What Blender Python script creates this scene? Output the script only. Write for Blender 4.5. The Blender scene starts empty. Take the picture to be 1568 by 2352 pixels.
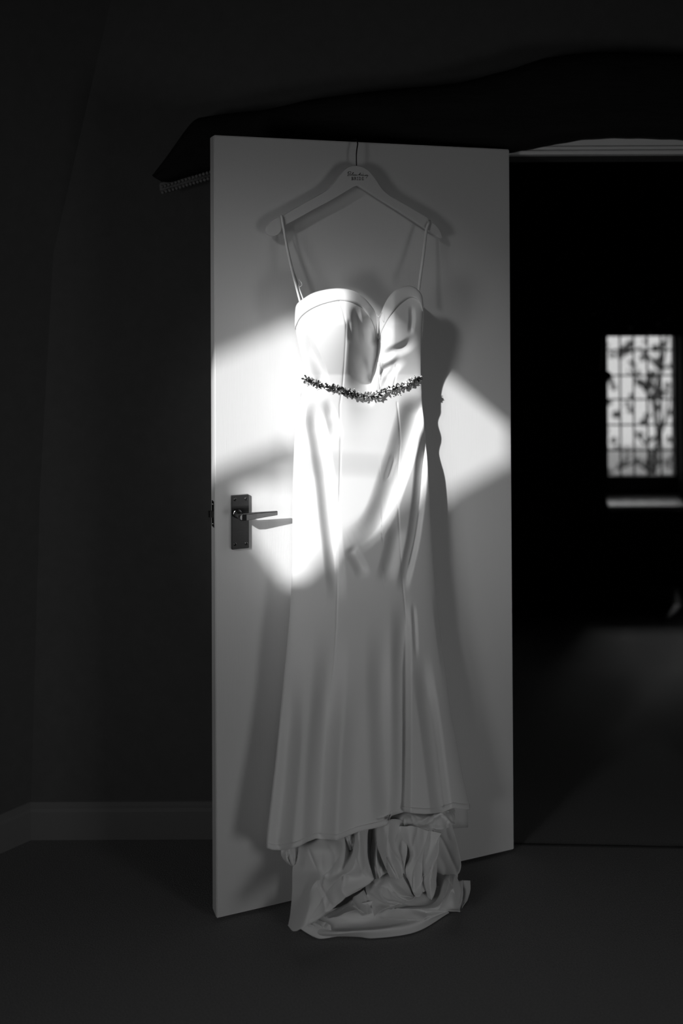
import bpy, bmesh, math, random
import numpy as np
from mathutils import Vector, Matrix, noise
from mathutils.geometry import tessellate_polygon

C = bpy.context.scene.collection
sc = bpy.context.scene
random.seed(7)

# ------------------------------------------------------------------ camera
F = 35 / 36 * 2352                      # focal length in pixels, 35 mm lens on a 24x36 upright frame
CAMZ, PITCH, ROLL, YP = 1.6101551, 0.0113064, -0.0047419, 624.527
fwd = Vector((0, math.cos(PITCH), math.sin(PITCH)))
up0 = Vector((0, -math.sin(PITCH), math.cos(PITCH)))
rt0 = Vector((1, 0, 0))
RT = rt0 * math.cos(ROLL) + up0 * math.sin(ROLL)
UP = -rt0 * math.sin(ROLL) + up0 * math.cos(ROLL)
EYE = Vector((0, 0, CAMZ))
cam = bpy.data.cameras.new('camera')
cam.sensor_fit = 'VERTICAL'; cam.sensor_height = 36; cam.sensor_width = 24; cam.lens = 35
cam.shift_y = -(1176 - YP) / 2352
cam.clip_start = 0.05
cam.dof.use_dof = True; cam.dof.focus_distance = 2.62; cam.dof.aperture_fstop = 1.15
co = bpy.data.objects.new('camera', cam); C.objects.link(co)
M = Matrix.Identity(4)
for i, v in enumerate((RT, UP, -fwd)):
    for k in range(3): M[k][i] = v[k]
M[2][3] = CAMZ
co.matrix_world = M
sc.camera = co

# ------------------------------------------------------------------ world, exposure
w = bpy.data.worlds.new('world'); sc.world = w; w.use_nodes = True
w.node_tree.nodes['Background'].inputs[0].default_value = (.6, .6, .6, 1)
w.node_tree.nodes['Background'].inputs[1].default_value = 1.0
sc.view_settings.view_transform = 'Standard'
sc.view_settings.look = 'None'
sc.view_settings.gamma = 1
sc.view_settings.use_curve_mapping = False
sc.view_settings.exposure = 0

# door frame of reference: hinge line and leaf direction
TH = 0.358215282
D0 = Vector((-0.3231149, 2.5307767, 0)); DW = 0.8570413; DH = 1.989; DT = 0.044
DU = Vector((math.cos(TH), math.sin(TH), 0)); DN = Vector((math.sin(TH), -math.cos(TH), 0))

def ray(x, y): return fwd + RT * ((x - 784) / F) + UP * ((YP - y) / F)
def DP(x, y, p):                        # photo point -> point p metres in front of the door face
    d = ray(x, y); t = (D0 + DN * p - EYE).dot(DN) / d.dot(DN)
    return EYE + d * t
def YPL(x, y, Y):                       # photo point -> point on the upright plane at depth Y
    d = ray(x, y); return EYE + d * (Y / d.y)
def FP(x, y, z=0):                      # photo point -> point at height z
    d = ray(x, y); return EYE + d * ((z - CAMZ) / d.z)

# sun: travels right, into the door and down
SD = (DU * 1.15 - DN * 1.0 + Vector((0, 0, -.72))).normalized()
def sun(name, energy, ang, d=SD):
    l = bpy.data.lights.new(name, 'SUN'); l.energy = energy; l.angle = math.radians(ang)
    o = bpy.data.objects.new(name, l); C.objects.link(o)
    o.rotation_euler = d.to_track_quat('-Z', 'Y').to_euler(); o.location = (-2, -3, 4)
sun('sun', 5.2, .8)
sun('sun_haze', 1.8, 11)
def area(name, loc, target, sx, sy, energy, spread=180):
    l = bpy.data.lights.new(name, 'AREA'); l.shape = 'RECTANGLE'; l.size = sx; l.size_y = sy; l.energy = energy
    l.spread = math.radians(spread)
    o = bpy.data.objects.new(name, l); C.objects.link(o); o.location = loc
    o.rotation_euler = (Vector(target) - Vector(loc)).to_track_quat('-Z', 'Y').to_euler()
area('daylight_left_window', (-1.75, .0, 1.15), (.15, 2.65, .85), .45, .8, 2.6, 95)
area('daylight_right_window', (2.2, .3, .65), (.1, 2.6, .2), .6, .9, 3.1, 108)

area('far_sill_fill', (1.75, 6.2, 2.3), (1.45, 5.0, .45), .5, .5, 14)  # lamp added outside, above the view, to brighten the far window's sill

# ------------------------------------------------------------------ materials
def mat(name, v, rough=.6, metal=0., bump=0., bscale=(200, 200, 200), spec=.4, var=0., sheen=0.):
    m = bpy.data.materials.new(name); m.use_nodes = True
    nt = m.node_tree; b = nt.nodes['Principled BSDF']
    b.inputs['Base Color'].default_value = (v, v, v, 1)
    b.inputs['Roughness'].default_value = rough; b.inputs['Metallic'].default_value = metal
    b.inputs['Specular IOR Level'].default_value = spec
    if sheen: b.inputs['Sheen Weight'].default_value = sheen
    tc = nt.nodes.new('ShaderNodeTexCoord'); mp = nt.nodes.new('ShaderNodeMapping')
    mp.inputs['Scale'].default_value = bscale
    nz = nt.nodes.new('ShaderNodeTexNoise'); nz.inputs['Scale'].default_value = 1; nz.inputs['Detail'].default_value = 4
    nt.links.new(tc.outputs['Object'], mp.inputs[0]); nt.links.new(mp.outputs[0], nz.inputs['Vector'])
    if bump:
        bp = nt.nodes.new('ShaderNodeBump'); bp.inputs['Strength'].default_value = bump; bp.inputs['Distance'].default_value = .002
        nt.links.new(nz.outputs['Fac'], bp.inputs['Height']); nt.links.new(bp.outputs[0], b.inputs['Normal'])
    if var:
        cr = nt.nodes.new('ShaderNodeMapRange')
        cr.inputs['To Min'].default_value = v * (1 - var); cr.inputs['To Max'].default_value = v * (1 + var)
        nt.links.new(nz.outputs['Fac'], cr.inputs['Value']); nt.links.new(cr.outputs[0], b.inputs['Base Color'])
    return m
M_DOOR = mat('door_paint', .64, .45, bump=.12, bscale=(500, 500, 14), spec=.3)
M_DRESS = mat('dress_crepe', .74, .7, bump=.12, bscale=(900, 900, 900), spec=.2, sheen=.15)
M_BAND = M_DRESS
M_STRAP = mat('satin_strap', .8, .35, bump=.05, spec=.6)
M_HANG = mat('hanger_paint', .62, .35, bump=.05, bscale=(60, 60, 60), spec=.4)
M_INK = mat('hanger_ink', .02, .6)
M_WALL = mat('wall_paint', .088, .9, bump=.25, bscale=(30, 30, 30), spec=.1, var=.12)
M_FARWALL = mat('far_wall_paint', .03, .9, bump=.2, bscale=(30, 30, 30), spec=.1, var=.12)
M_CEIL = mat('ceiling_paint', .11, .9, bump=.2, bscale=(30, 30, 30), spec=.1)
M_BEAM = mat('old_oak', .012, .8, bump=.9, bscale=(12, 60, 90), spec=.15, var=.4)
M_ROPE = mat('carved_edge', .2, .8, bump=.2)
M_WHITE = mat('frame_paint', .75, .45, bump=.05, bscale=(80, 80, 80))
M_BASE = mat('skirting_paint', .15, .6, bump=.1, bscale=(40, 40, 40), spec=.2)
M_CARPET = mat('carpet', .19, .95, bump=1.0, bscale=(260, 260, 260), spec=.05, var=.45)
M_CHROME = mat('satin_chrome', .13, .25, metal=1, bump=.03, bscale=(40, 40, 400))
M_STEEL = mat('dark_steel', .12, .35, metal=1, bump=.03)
M_WIRE = mat('hook_wire', .35, .2, metal=1, bump=.02)
M_GEM = mat('crystal_facets', .9, .22, metal=1, bump=.02)
M_GEMD = mat('dark_crystal', .10, .12, metal=.9, bump=.02)  # dark copy of the crystals: the dim room's reflection put into their colour
M_LEAD = mat('window_lead', .06, .6, bump=.2)
M_DARK = mat('dark_timber', .03, .6, bump=.3, bscale=(8, 8, 90))
M_CLOTH = mat('dark_curtain', .10, .9, bump=.2)
M_LEAF = mat('leaves', .13, .7, bump=.1, var=.5, bscale=(5, 5, 5))
M_BARK = mat('bark', .04, .9, bump=.6, bscale=(20, 20, 5))
M_GRASS = mat('pale_gravel', .5, .9, bump=.6, bscale=(30, 30, 30), var=.4)
M_GLINT = mat('pale_beads', .5, .3, bump=.05)
def glass():
    m = bpy.data.materials.new('old_glass'); m.use_nodes = True; nt = m.node_tree
    nt.nodes.remove(nt.nodes['Principled BSDF'])
    t = nt.nodes.new('ShaderNodeBsdfTransparent'); t.inputs[0].default_value = (.93, .93, .93, 1)
    g = nt.nodes.new('ShaderNodeBsdfGlossy'); g.inputs['Roughness'].default_value = .05
    x = nt.nodes.new('ShaderNodeMixShader'); x.inputs[0].default_value = .06
    nt.links.new(t.outputs[0], x.inputs[1]); nt.links.new(g.outputs[0], x.inputs[2])
    nt.links.new(x.outputs[0], nt.nodes['Material Output'].inputs[0])
    return m
M_GLASS = glass()

# ------------------------------------------------------------------ helpers
def link(name, me, m, parent=None, smooth=False):
    o = bpy.data.objects.new(name, me); C.objects.link(o)
    if m and not me.materials: me.materials.append(m)
    if smooth:
        me.polygons.foreach_set('use_smooth', [True] * len(me.polygons)); me.update()
    if parent: o.parent = parent
    return o
def obj(name, bm, m, parent=None, smooth=False):
    bmesh.ops.recalc_face_normals(bm, faces=bm.faces)
    me = bpy.data.meshes.new(name); bm.to_mesh(me); bm.free()
    return link(name, me, m, parent, smooth)
def tag(o, label=None, cat=None, group=None, kind=None):
    if label: o['label'] = label
    if cat: o['category'] = cat
    if group: o['group'] = group
    if kind: o['kind'] = kind
    return o
def struct(o): o['kind'] = 'structure'; return o
def bx(bm, x0, y0, z0, x1, y1, z1, bev=0):
    vs = [bm.verts.new((x, y, z)) for x in (x0, x1) for y in (y0, y1) for z in (z0, z1)]
    fs = [bm.faces.new([vs[i] for i in q]) for q in ((0, 1, 3, 2), (4, 6, 7, 5), (0, 4, 5, 1), (2, 3, 7, 6), (0, 2, 6, 4), (1, 5, 7, 3))]
    if bev:
        es = list({e for f in fs for e in f.edges})
        bmesh.ops.bevel(bm, geom=es, offset=bev, segments=2, affect='EDGES')
def fbox(bm, o, a, b, c, bev=0):        # box from origin o and three edge vectors
    o, a, b, c = map(Vector, (o, a, b, c))
    vs = [bm.verts.new(o + a * i + b * j + c * k) for i in (0, 1) for j in (0, 1) for k in (0, 1)]
    fs = [bm.faces.new([vs[i] for i in q]) for q in ((0, 1, 3, 2), (4, 6, 7, 5), (0, 4, 5, 1), (2, 3, 7, 6), (0, 2, 6, 4), (1, 5, 7, 3))]
    if bev:
        es = list({e for f in fs for e in f.edges})
        bmesh.ops.bevel(bm, geom=es, offset=bev, segments=3, affect='EDGES')
def ngon_solid(bm, pts, vec, bev=0):    # flat outline extruded along vec
    v0 = [bm.verts.new(p) for p in pts]; v1 = [bm.verts.new(Vector(p) + vec) for p in pts]
    n = len(pts)
    e1 = (Vector(pts[1]) - Vector(pts[0])).normalized(); e2 = (Vector(vec).cross(e1)).normalized()
    flat = [Vector((Vector(p).dot(e1), Vector(p).dot(e2), 0)) for p in pts]
    for t in tessellate_polygon([flat]):
        bm.faces.new([v0[k] for k in t]); bm.faces.new([v1[k] for k in t[::-1]])
    for i in range(n): bm.faces.new((v0[i], v0[(i + 1) % n], v1[(i + 1) % n], v1[i]))
def tube(bm, pts, r, seg=8, cap=True):
    pts = [Vector(p) for p in pts]; n = len(pts); rings = []
    rs = r if isinstance(r, (list, tuple)) else [r] * n
    nrm = None
    for i, p in enumerate(pts):
        t = (pts[min(i + 1, n - 1)] - pts[max(i - 1, 0)]).normalized()
        if nrm is None: nrm = t.orthogonal().normalized()
        else: nrm = (nrm - t * nrm.dot(t)).normalized()
        b = t.cross(nrm)
        rings.append([bm.verts.new(p + (nrm * math.cos(2 * math.pi * k / seg) + b * math.sin(2 * math.pi * k / seg)) * rs[i]) for k in range(seg)])
    for a, b in zip(rings, rings[1:]):
        for k in range(seg): bm.faces.new((a[k], a[(k + 1) % seg], b[(k + 1) % seg], b[k]))
    if cap: bm.faces.new(rings[0][::-1]); bm.faces.new(rings[-1])
def crom(P, n):                         # Catmull-Rom resample of an (k,3) array to n points
    P = np.asarray(P, float); k = len(P)
    Q = np.vstack([2 * P[0] - P[1], P, 2 * P[-1] - P[-2]])
    t = np.linspace(0, k - 1 - 1e-9, n); i = t.astype(int); f = (t - i)[:, None]
    a, b, c, d = Q[i], Q[i + 1], Q[i + 2], Q[i + 3]
    return .5 * (2 * b + (c - a) * f + (2 * a - 5 * b + 4 * c - d) * f ** 2 + (3 * b - a - 3 * c + d) * f ** 3)
def grid_mesh(name, V, nu, nv, m, parent=None, thick=0, closed=False):
    me = bpy.data.meshes.new(name)
    idx = np.arange(nu * nv).reshape(nv, nu)
    a = idx[:-1, :-1]; b = idx[:-1, 1:]; c = idx[1:, 1:]; d = idx[1:, :-1]
    q = np.stack([a, d, c, b], -1).reshape(-1, 4)
    me.from_pydata(V.reshape(-1, 3).tolist(), [], q.tolist()); me.update()
    o = link(name, me, m, parent, True)
    if thick:
        s = o.modifiers.new('thickness', 'SOLIDIFY'); s.thickness = thick; s.offset = 0
    return o

# ------------------------------------------------------------------ room shell
YW = 2.92                               # face of the wall with the doorway
XL0 = YPL(69, 1868, YW).x               # corner with the splayed left wall, at the floor
TOPZ = 3.55
def corner(z):                          # the old corner leans inwards with height
    h = [(0, 0), (1.0, .03), (1.7, .07), (2.4, .23), (TOPZ, .5)]
    return XL0 + float(np.interp(z, [a[0] for a in h], [a[1] for a in h]))
OX0, OX1 = .43, 1.32                    # doorway
OZ = YPL(1350, 354, 2.87).z
bm = bmesh.new()
zs = [0, .5, 1.0, 1.35, 1.7, 2.05, 2.4, 2.8, 3.2, TOPZ]
g = []
def add_quad(bm, a, b, c, d): bm.faces.new([bm.verts.new(p) for p in (a, b, c, d)])
for z0, z1 in zip(zs, zs[1:]):
    add_quad(bm, (corner(z0), YW, z0), (OX0, YW, z0), (OX0, YW, z1), (corner(z1), YW, z1))
add_quad(bm, (OX0, YW, OZ), (OX1, YW, OZ), (OX1, YW, TOPZ), (OX0, YW, TOPZ))
add_quad(bm, (OX1, YW, 0), (2.6, YW, 0), (2.6, YW, TOPZ), (OX1, YW, TOPZ))
YB = YW + .14                           # thickness and far face
add_quad(bm, (OX0, YW, 0), (OX0, YB, 0), (OX0, YB, OZ), (OX0, YW, OZ))
add_quad(bm, (OX1, YW, 0), (OX1, YB, 0), (OX1, YB, OZ), (OX1, YW, OZ))
add_quad(bm, (OX0, YW, OZ), (OX1, YW, OZ), (OX1, YB, OZ), (OX0, YB, OZ))
add_quad(bm, (-1.2, YB, 0), (OX0, YB, 0), (OX0, YB, TOPZ), (-1.2, YB, TOPZ))
add_quad(bm, (OX0, YB, OZ), (OX1, YB, OZ), (OX1, YB, TOPZ), (OX0, YB, TOPZ))
add_quad(bm, (OX1, YB, 0), (2.6, YB, 0), (2.6, YB, TOPZ), (OX1, YB, TOPZ))
bmesh.ops.remove_doubles(bm, verts=bm.verts, dist=1e-5)
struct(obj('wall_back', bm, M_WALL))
SPL = (-2.45, 1.30)
bm = bmesh.new()
n = 10
for z0, z1 in zip(zs, zs[1:]):
    for i in range(n):
        f0, f1 = i / n, (i + 1) / n
        def pt(f, z): return (corner(z) * (1 - f) + SPL[0] * f, YW * (1 - f) + SPL[1] * f, z)
        add_quad(bm, pt(f0, z0), pt(f1, z0), pt(f1, z1), pt(f0, z1))
add_quad(bm, (SPL[0], SPL[1], 0), (SPL[0], -.6, 0), (SPL[0], -.6, TOPZ), (SPL[0], SPL[1], TOPZ))
bmesh.ops.remove_doubles(bm, verts=bm.verts, dist=1e-5)
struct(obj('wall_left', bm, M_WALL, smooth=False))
bm = bmesh.new(); bx(bm, 2.6, -.75, 0, 2.7, 5.0, TOPZ); struct(obj('wall_right', bm, M_WALL))
bm = bmesh.new(); bx(bm, -2.6, -.75, -.1, 2.7, 2.9, 0); bx(bm, -1.2, 2.9, -.1, 2.7, 5.6, 0); struct(obj('floor', bm, M_CARPET))
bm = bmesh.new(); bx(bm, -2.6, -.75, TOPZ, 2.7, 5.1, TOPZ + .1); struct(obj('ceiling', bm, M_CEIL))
# fine joint in the carpet under the doorway
a, b = FP(1184, 1943), FP(1568, 1951)
d = (b - a).normalized()
bm = bmesh.new(); fbox(bm, a - d * .02, d * .86, Vector((-d.y, d.x, 0)) * .006, Vector((0, 0, .004)), .0015)
struct(obj('trim_2', bm, M_DARK))

# skirting on both sides of the corner
def skirting(name, p0, p1, nrm):
    bm = bmesh.new(); p0 = Vector(p0); p1 = Vector(p1); nrm = Vector(nrm).normalized()
    prof = [(0, 0), (.016, 0), (.016, .080), (.012, .088), (.012, .096), (.006, .104), (0, .106)]
    A = [bm.verts.new(p0 + nrm * q[0] + Vector((0, 0, q[1]))) for q in prof]
    B = [bm.verts.new(p1 + nrm * q[0] + Vector((0, 0, q[1]))) for q in prof]
    for i in range(len(prof) - 1): bm.faces.new((A[i], B[i], B[i + 1], A[i + 1]))
    bm.faces.new(A); bm.faces.new(B[::-1])
    struct(obj(name, bm, M_BASE))
skirting('baseboard_back', (XL0 + .0, YW, 0), (OX0 - .07, YW, 0), (0, -1, 0))
sd = Vector((SPL[0] - XL0, SPL[1] - YW, 0)).normalized()
skirting('baseboard_left', (XL0, YW, 0), (SPL[0], SPL[1], 0), (-sd.y, sd.x, 0))

# wall behind the camera with the sun window
YR = -.6
def SP(x, y, Y=YR):                     # door-plane photo point carried back along the sun to depth Y
    p = DP(x, y, 0); t = (p.y - Y) / SD.y
    return p - SD * t
lit = [(450, 838), (810, 677), (1173, 987), (1173, 1059), (1045, 1130), (930, 1235), (770, 1362), (660, 1350), (585, 1250), (545, 1120), (690, 1065), (672, 1012), (450, 1104)]
LP = [SP(*q) for q in lit]
x0 = min(p.x for p in LP) - .12; x1 = max(p.x for p in LP) + .12
z0 = min(p.z for p in LP) - .12; z1 = max(p.z for p in LP) + .12
bm = bmesh.new()
bx(bm, -2.6, YR - .15, 0, x0, YR, TOPZ); bx(bm, x1, YR - .15, 0, 2.7, YR, TOPZ)
bx(bm, x0, YR - .15, 0, x1, YR, z0); bx(bm, x0, YR - .15, z1, x1, YR, TOPZ)
struct(obj('wall_rear', bm, M_WALL))
bm = bmesh.new()
for q in ((x0, z0, x0 + .04, z1), (x1 - .04, z0, x1, z1), (x0, z0, x1, z0 + .04), (x0, z1 - .04, x1, z1)):
    bx(bm, q[0], YR - .12, q[1], q[2], YR - .08, q[3])
win2 = struct(obj('window_2', bm, M_WHITE))
bm = bmesh.new()
b0, b1, b2 = SP(600, 1104, YR - .1), SP(760, 1108, YR - .1), SP(960, 1116, YR - .1)
tube(bm, [b0, b1, b2], .0055, 6); obj('glazing_bar', bm, M_DARK, win2)
E_ = .03
def sun_mask(pts):  # unseen panels added over the window, edges cut to shape the sun patch
    bm = bmesh.new(); ngon_solid(bm, [Vector((p.x, YR + .012, p.z)) if isinstance(p, Vector) else Vector((p[0], YR + .012, p[1])) for p in pts], Vector((0, .012, 0)))
    return obj('curtain', bm, M_CLOTH, win2)
LC = [SP(*q, YR + .018) for q in lit]
sun_mask([LC[1], LC[2], LC[3], LC[4], LC[5], LC[6], (LC[6].x, z0 - E_), (x1 + E_, z0 - E_), (x1 + E_, z1 + E_), (LC[1].x, z1 + E_)])
sun_mask([LC[1], (LC[1].x, z1 + E_), (x0 - E_, z1 + E_), (x0 - E_, z0 - E_), (LC[6].x, z0 - E_), LC[6], LC[7], LC[8], LC[9], LC[10], LC[11], LC[12], LC[0]])

# door head: white board with mouldings behind the beam
bm = bmesh.new()
def strip(xa, xb, ya, yb, Yf, Yb):
    za = YPL(1370, yb, Yf).z; zb = YPL(1370, ya, Yf).z
    bx(bm, xa, Yf, za, xb, Yb, zb, .0015)
strip(OX0 - .02, OX1 + .08, 285, 340, 2.895, YW + .0)
strip(OX0 - .02, OX1 + .08, 336, 341, 2.886, 2.90)
strip(OX0 - .02, OX1 + .08, 345.5, 354, 2.88, YW + .13)
strip(OX0 - .02, OX1 + .08, 339, 347, 2.893, 2.90)
struct(obj('trim_1', bm, M_WHITE))

# ------------------------------------------------------------------ curved oak beam over the doorway
top = [(350, 402), (362, 380), (390, 342), (420, 297), (445, 264), (480, 257), (540, 250), (600, 245), (660, 232), (700, 222), (780, 210), (860, 200), (940, 194),
       (1000, 188), (1060, 180), (1100, 170), (1140, 158), (1180, 148), (1220, 134), (1260, 122), (1320, 115), (1380, 110), (1430, 111), (1470, 113), (1520, 114), (1568, 118), (1700, 135), (1900, 175)]
bot = [(350, 404), (356, 412), (383, 418), (421, 406), (474, 393), (560, 384), (640, 374), (720, 362), (800, 348), (900, 332), (1040, 331),
       (1150, 334), (1180, 344), (1230, 333), (1290, 321), (1350, 312), (1420, 307), (1490, 306), (1568, 309), (1700, 322), (1900, 340)]
NB = 180
bxs = np.linspace(350, 1900, NB)
def smooth_interp(x, pts):
    px = [p[0] for p in pts]; py = [p[1] for p in pts]
    return np.interp(x, px, py)
tb = np.mean([smooth_interp(bxs + d, top) for d in (-9, 0, 9)], 0); bb = np.mean([smooth_interp(bxs + d, bot) for d in (-6, 0, 6)], 0)
tb[0] = 402; bb[0] = 405
bm = bmesh.new(); rings = []
YF = 2.80
prof = [(0, 0), (0, .55), (.05, .15), (.16, 0), (.35, -.05), (.5, 0), (.65, .03), (.84, 0), (.95, .15), (1, .55), (1, 1)]
prof[0] = (0, 1)
for i in range(NB):
    ring = []
    for (v, dd) in prof:
        Y = YF + dd * .11
        yy = tb[i] + (bb[i] - tb[i]) * v
        p = YPL(bxs[i], yy, YF); p.y = Y
        nz = noise.noise(Vector((p.x * 5, v * 3, 1.7))) * .008 + noise.noise(Vector((p.x * 22, v * 9, 4))) * .003
        if 0 < v < 1: p.y += nz
        else: p.z += nz * .4
        p.y = min(p.y, YW + .02)
        if p.y > YW - .01: p.y = YW - .0
        ring.append(bm.verts.new(p))
    rings.append(ring)
for a, b in zip(rings, rings[1:]):
    for k in range(len(prof) - 1): bm.faces.new((a[k], a[k + 1], b[k + 1], b[k]))
    bm.faces.new((a[-1], a[0], b[0], b[-1]))
bm.faces.new(rings[0]); bm.faces.new(rings[-1][::-1])
beam = obj('oak_beam', bm, M_BEAM, smooth=True)
tag(beam, 'dark curved old oak beam arching above the open white door', 'beam')
# knot flecks on the beam and two rows of beading below its left end
bm = bmesh.new()
for i in range(15):
    f = i / 14
    for r in (0, 1):
        x = 372 + f * 112 + r * 2; y = 429 - f * 34 + r * 13
        p = YPL(x, y, 2.83)
        bmesh.ops.create_icosphere(bm, subdivisions=2, radius=.0052, matrix=Matrix.Translation(p))
fbox(bm, YPL(366, 440, 2.845), YPL(490, 402, 2.845) - YPL(366, 440, 2.845), Vector((0, .07, 0)), Vector((0, 0, .024)), .002)
o = obj('beading', bm, M_ROPE, beam, True); o['kind'] = 'stuff'

# ------------------------------------------------------------------ the door leaf
bm = bmesh.new(); fbox(bm, D0 + Vector((0, 0, .008)) - DN * DT, DU * DW, DN * DT, Vector((0, 0, DH - .008)), .0022)
door = struct(obj('door_1', bm, M_DOOR))
def L(s, h, p): return D0 + DU * s + DN * p + Vector((0, 0, h))
def toL(x, y, p=0):                     # photo point -> door-local (s, h)
    q = DP(x, y, p); return (q - D0).dot(DU), q.z
s0, hT = toL(531.5, 1139, .010); s1, hB = toL(572, 1259, .010)
bm = bmesh.new(); fbox(bm, L(s0, hB, .0), DU * (s1 - s0), DN * .010, Vector((0, 0, hT - hB)), .0012)
plate = obj('door_handle', bm, M_CHROME, door); plate['label'] = 'chrome lever handle on tall back plate'
for (x, y) in ((540, 1147.5), (565, 1146), (540, 1250.5), (565.5, 1248.5)):
    s, h = toL(x, y, .011); bm = bmesh.new()
    ring = []
    for rr, pp in ((.0042, .0095), (.0042, .0108), (.0030, .0118), (.0012, .0112), (.0006, .0104)):
        ring.append([bm.verts.new(L(s + rr * math.cos(k * math.pi / 6), h + rr * math.sin(k * math.pi / 6), pp)) for k in range(12)])
    for a, b in zip(ring, ring[1:]):
        for k in range(12): bm.faces.new((a[k], a[(k + 1) % 12], b[(k + 1) % 12], b[k]))
    bm.faces.new(ring[-1]); obj('screw', bm, M_CHROME, plate)
# lever: boss, neck and flat tapering arm
bs, bh = toL(545, 1180, .012); es_, eh = toL(559, 1187, .052); ts, th_ = toL(637, 1184.5, .050)
bm = bmesh.new()
tube(bm, [L(bs, bh, .009), L(bs, bh, .014), L(bs, bh, .0145), L(bs, bh, .024), L(bs, bh, .027)], [.0115, .0115, .0095, .0095, .0085], 24)
tube(bm, [L(bs, bh, .02), L(bs + .0005, bh, .035), L(bs + .002, bh, .048), L(bs + .003, bh, .056)], [.0085, .0085, .0095, .0085], 24)
def lev(s, h, p, hh, hp): return [L(s, h - hh, p - hp), L(s, h - hh, p + hp), L(s, h + hh * .8, p + hp), L(s, h + hh, p + hp * .5), L(s, h + hh, p - hp)]
secs = [lev(bs - .004, bh + .000, .050, .0085, .006), lev(bs + .012, bh + .0, .051, .0088, .0062), lev(bs + .04, bh + .001, .051, .0078, .0048), lev(ts, bh + .002, .049, .0050, .0035)]
rs = [[bm.verts.new(p) for p in q] for q in secs]
for a, b in zip(rs, rs[1:]):
    for k in range(5): bm.faces.new((a[k], a[(k + 1) % 5], b[(k + 1) % 5], b[k]))
bm.faces.new(rs[0]); bm.faces.new(rs[-1][::-1])
o = obj('lever', bm, M_CHROME, plate)
bv = o.modifiers.new('bevel', 'BEVEL'); bv.width = .0015; bv.segments = 2; bv.limit_method = 'ANGLE'
# latch plate on the closing edge
h1 = toL(487, 1155)[1]; h0 = toL(487, 1215)[1]
bm = bmesh.new(); fbox(bm, L(-.0012, h0, -.033), DU * .002, DN * .022, Vector((0, 0, h1 - h0)), .0005)
lp = obj('latch_plate', bm, M_STEEL, door)
hm = toL(480, 1186)[1]
bm = bmesh.new(); vs = []
for z in (hm - .008, hm + .008):
    vs.append([bm.verts.new(L(a, z, b)) for a, b in ((0, -.029), (-.011, -.027), (-.009, -.019), (0, -.016))])
for k in range(4): bm.faces.new((vs[0][k], vs[0][(k + 1) % 4], vs[1][(k + 1) % 4], vs[1][k]))
bm.faces.new(vs[0]); bm.faces.new(vs[1][::-1]); obj('latch_bolt', bm, M_STEEL, lp)
for z in (h1 - .008, h0 + .008):
    bm = bmesh.new(); tube(bm, [L(-.001, z, -.022), L(-.0022, z, -.022)], [.0036, .0028], 10); obj('screw', bm, M_CHROME, lp)

# ------------------------------------------------------------------ the dress
yl = [(735, 677), (760, 679), (800, 687), (840, 697), (872, 701), (900, 693), (930, 686), (960, 681), (1000, 677), (1100, 673), (1200, 672), (1280, 672),
      (1400, 667), (1480, 660), (1560, 652), (1640, 644), (1750, 633), (1850, 621), (1920, 613), (1955, 611)]
yr = [(690, 971), (730, 970), (800, 967), (860, 966), (900, 968), (940, 970), (1000, 976), (1060, 981), (1120, 985), (1200, 989), (1280, 994),
      (1360, 1000), (1440, 1009), (1530, 1021), (1620, 1032), (1700, 1046), (1780, 1061), (1840, 1075), (1860, 1080), (1955, 1082)]
def sm(y, pts, k=14):
    px = [p[0] for p in pts]; py = [p[1] for p in pts]
    return sum(np.interp(y + d, px, py) for d in (-k, -k / 2, 0, k / 2, k)) / 5
def XL(y): return sm(np.asarray(y, float), yl)
def XR(y): return sm(np.asarray(y, float), yr)
neck = [(677, 740), (678, 716), (680, 705), (684, 697), (691, 690), (703, 682), (716, 675), (731, 669.5), (747, 666), (762, 664), (778, 663), (792, 664.5), (806, 667), (818, 672), (829, 679), (840, 688),
        (849, 699), (856, 708), (861, 718), (864, 732), (865.5, 748), (866, 765), (867.5, 783), (869.5, 765), (871, 745), (874, 728), (877, 715), (881, 706), (885, 696), (891, 686), (900, 674), (910, 666), (921, 660), (933, 657.5), (941, 658), (949, 659.5),
        (956, 664), (962, 670), (967, 677), (970, 686), (971.5, 700)]
hem = [(611, 1945), (625, 1950), (642, 1951), (660, 1949), (675, 1946), (690, 1940), (707, 1931), (725, 1924), (750, 1926), (773, 1928), (796, 1919), (821, 1909), (847, 1903), (873, 1897),
       (888, 1893), (898, 1872), (912, 1868), (928, 1863), (950, 1866), (976, 1868), (1000, 1866), (1017, 1863), (1030, 1858), (1041, 1854), (1060, 1857), (1080, 1858)]

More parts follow.
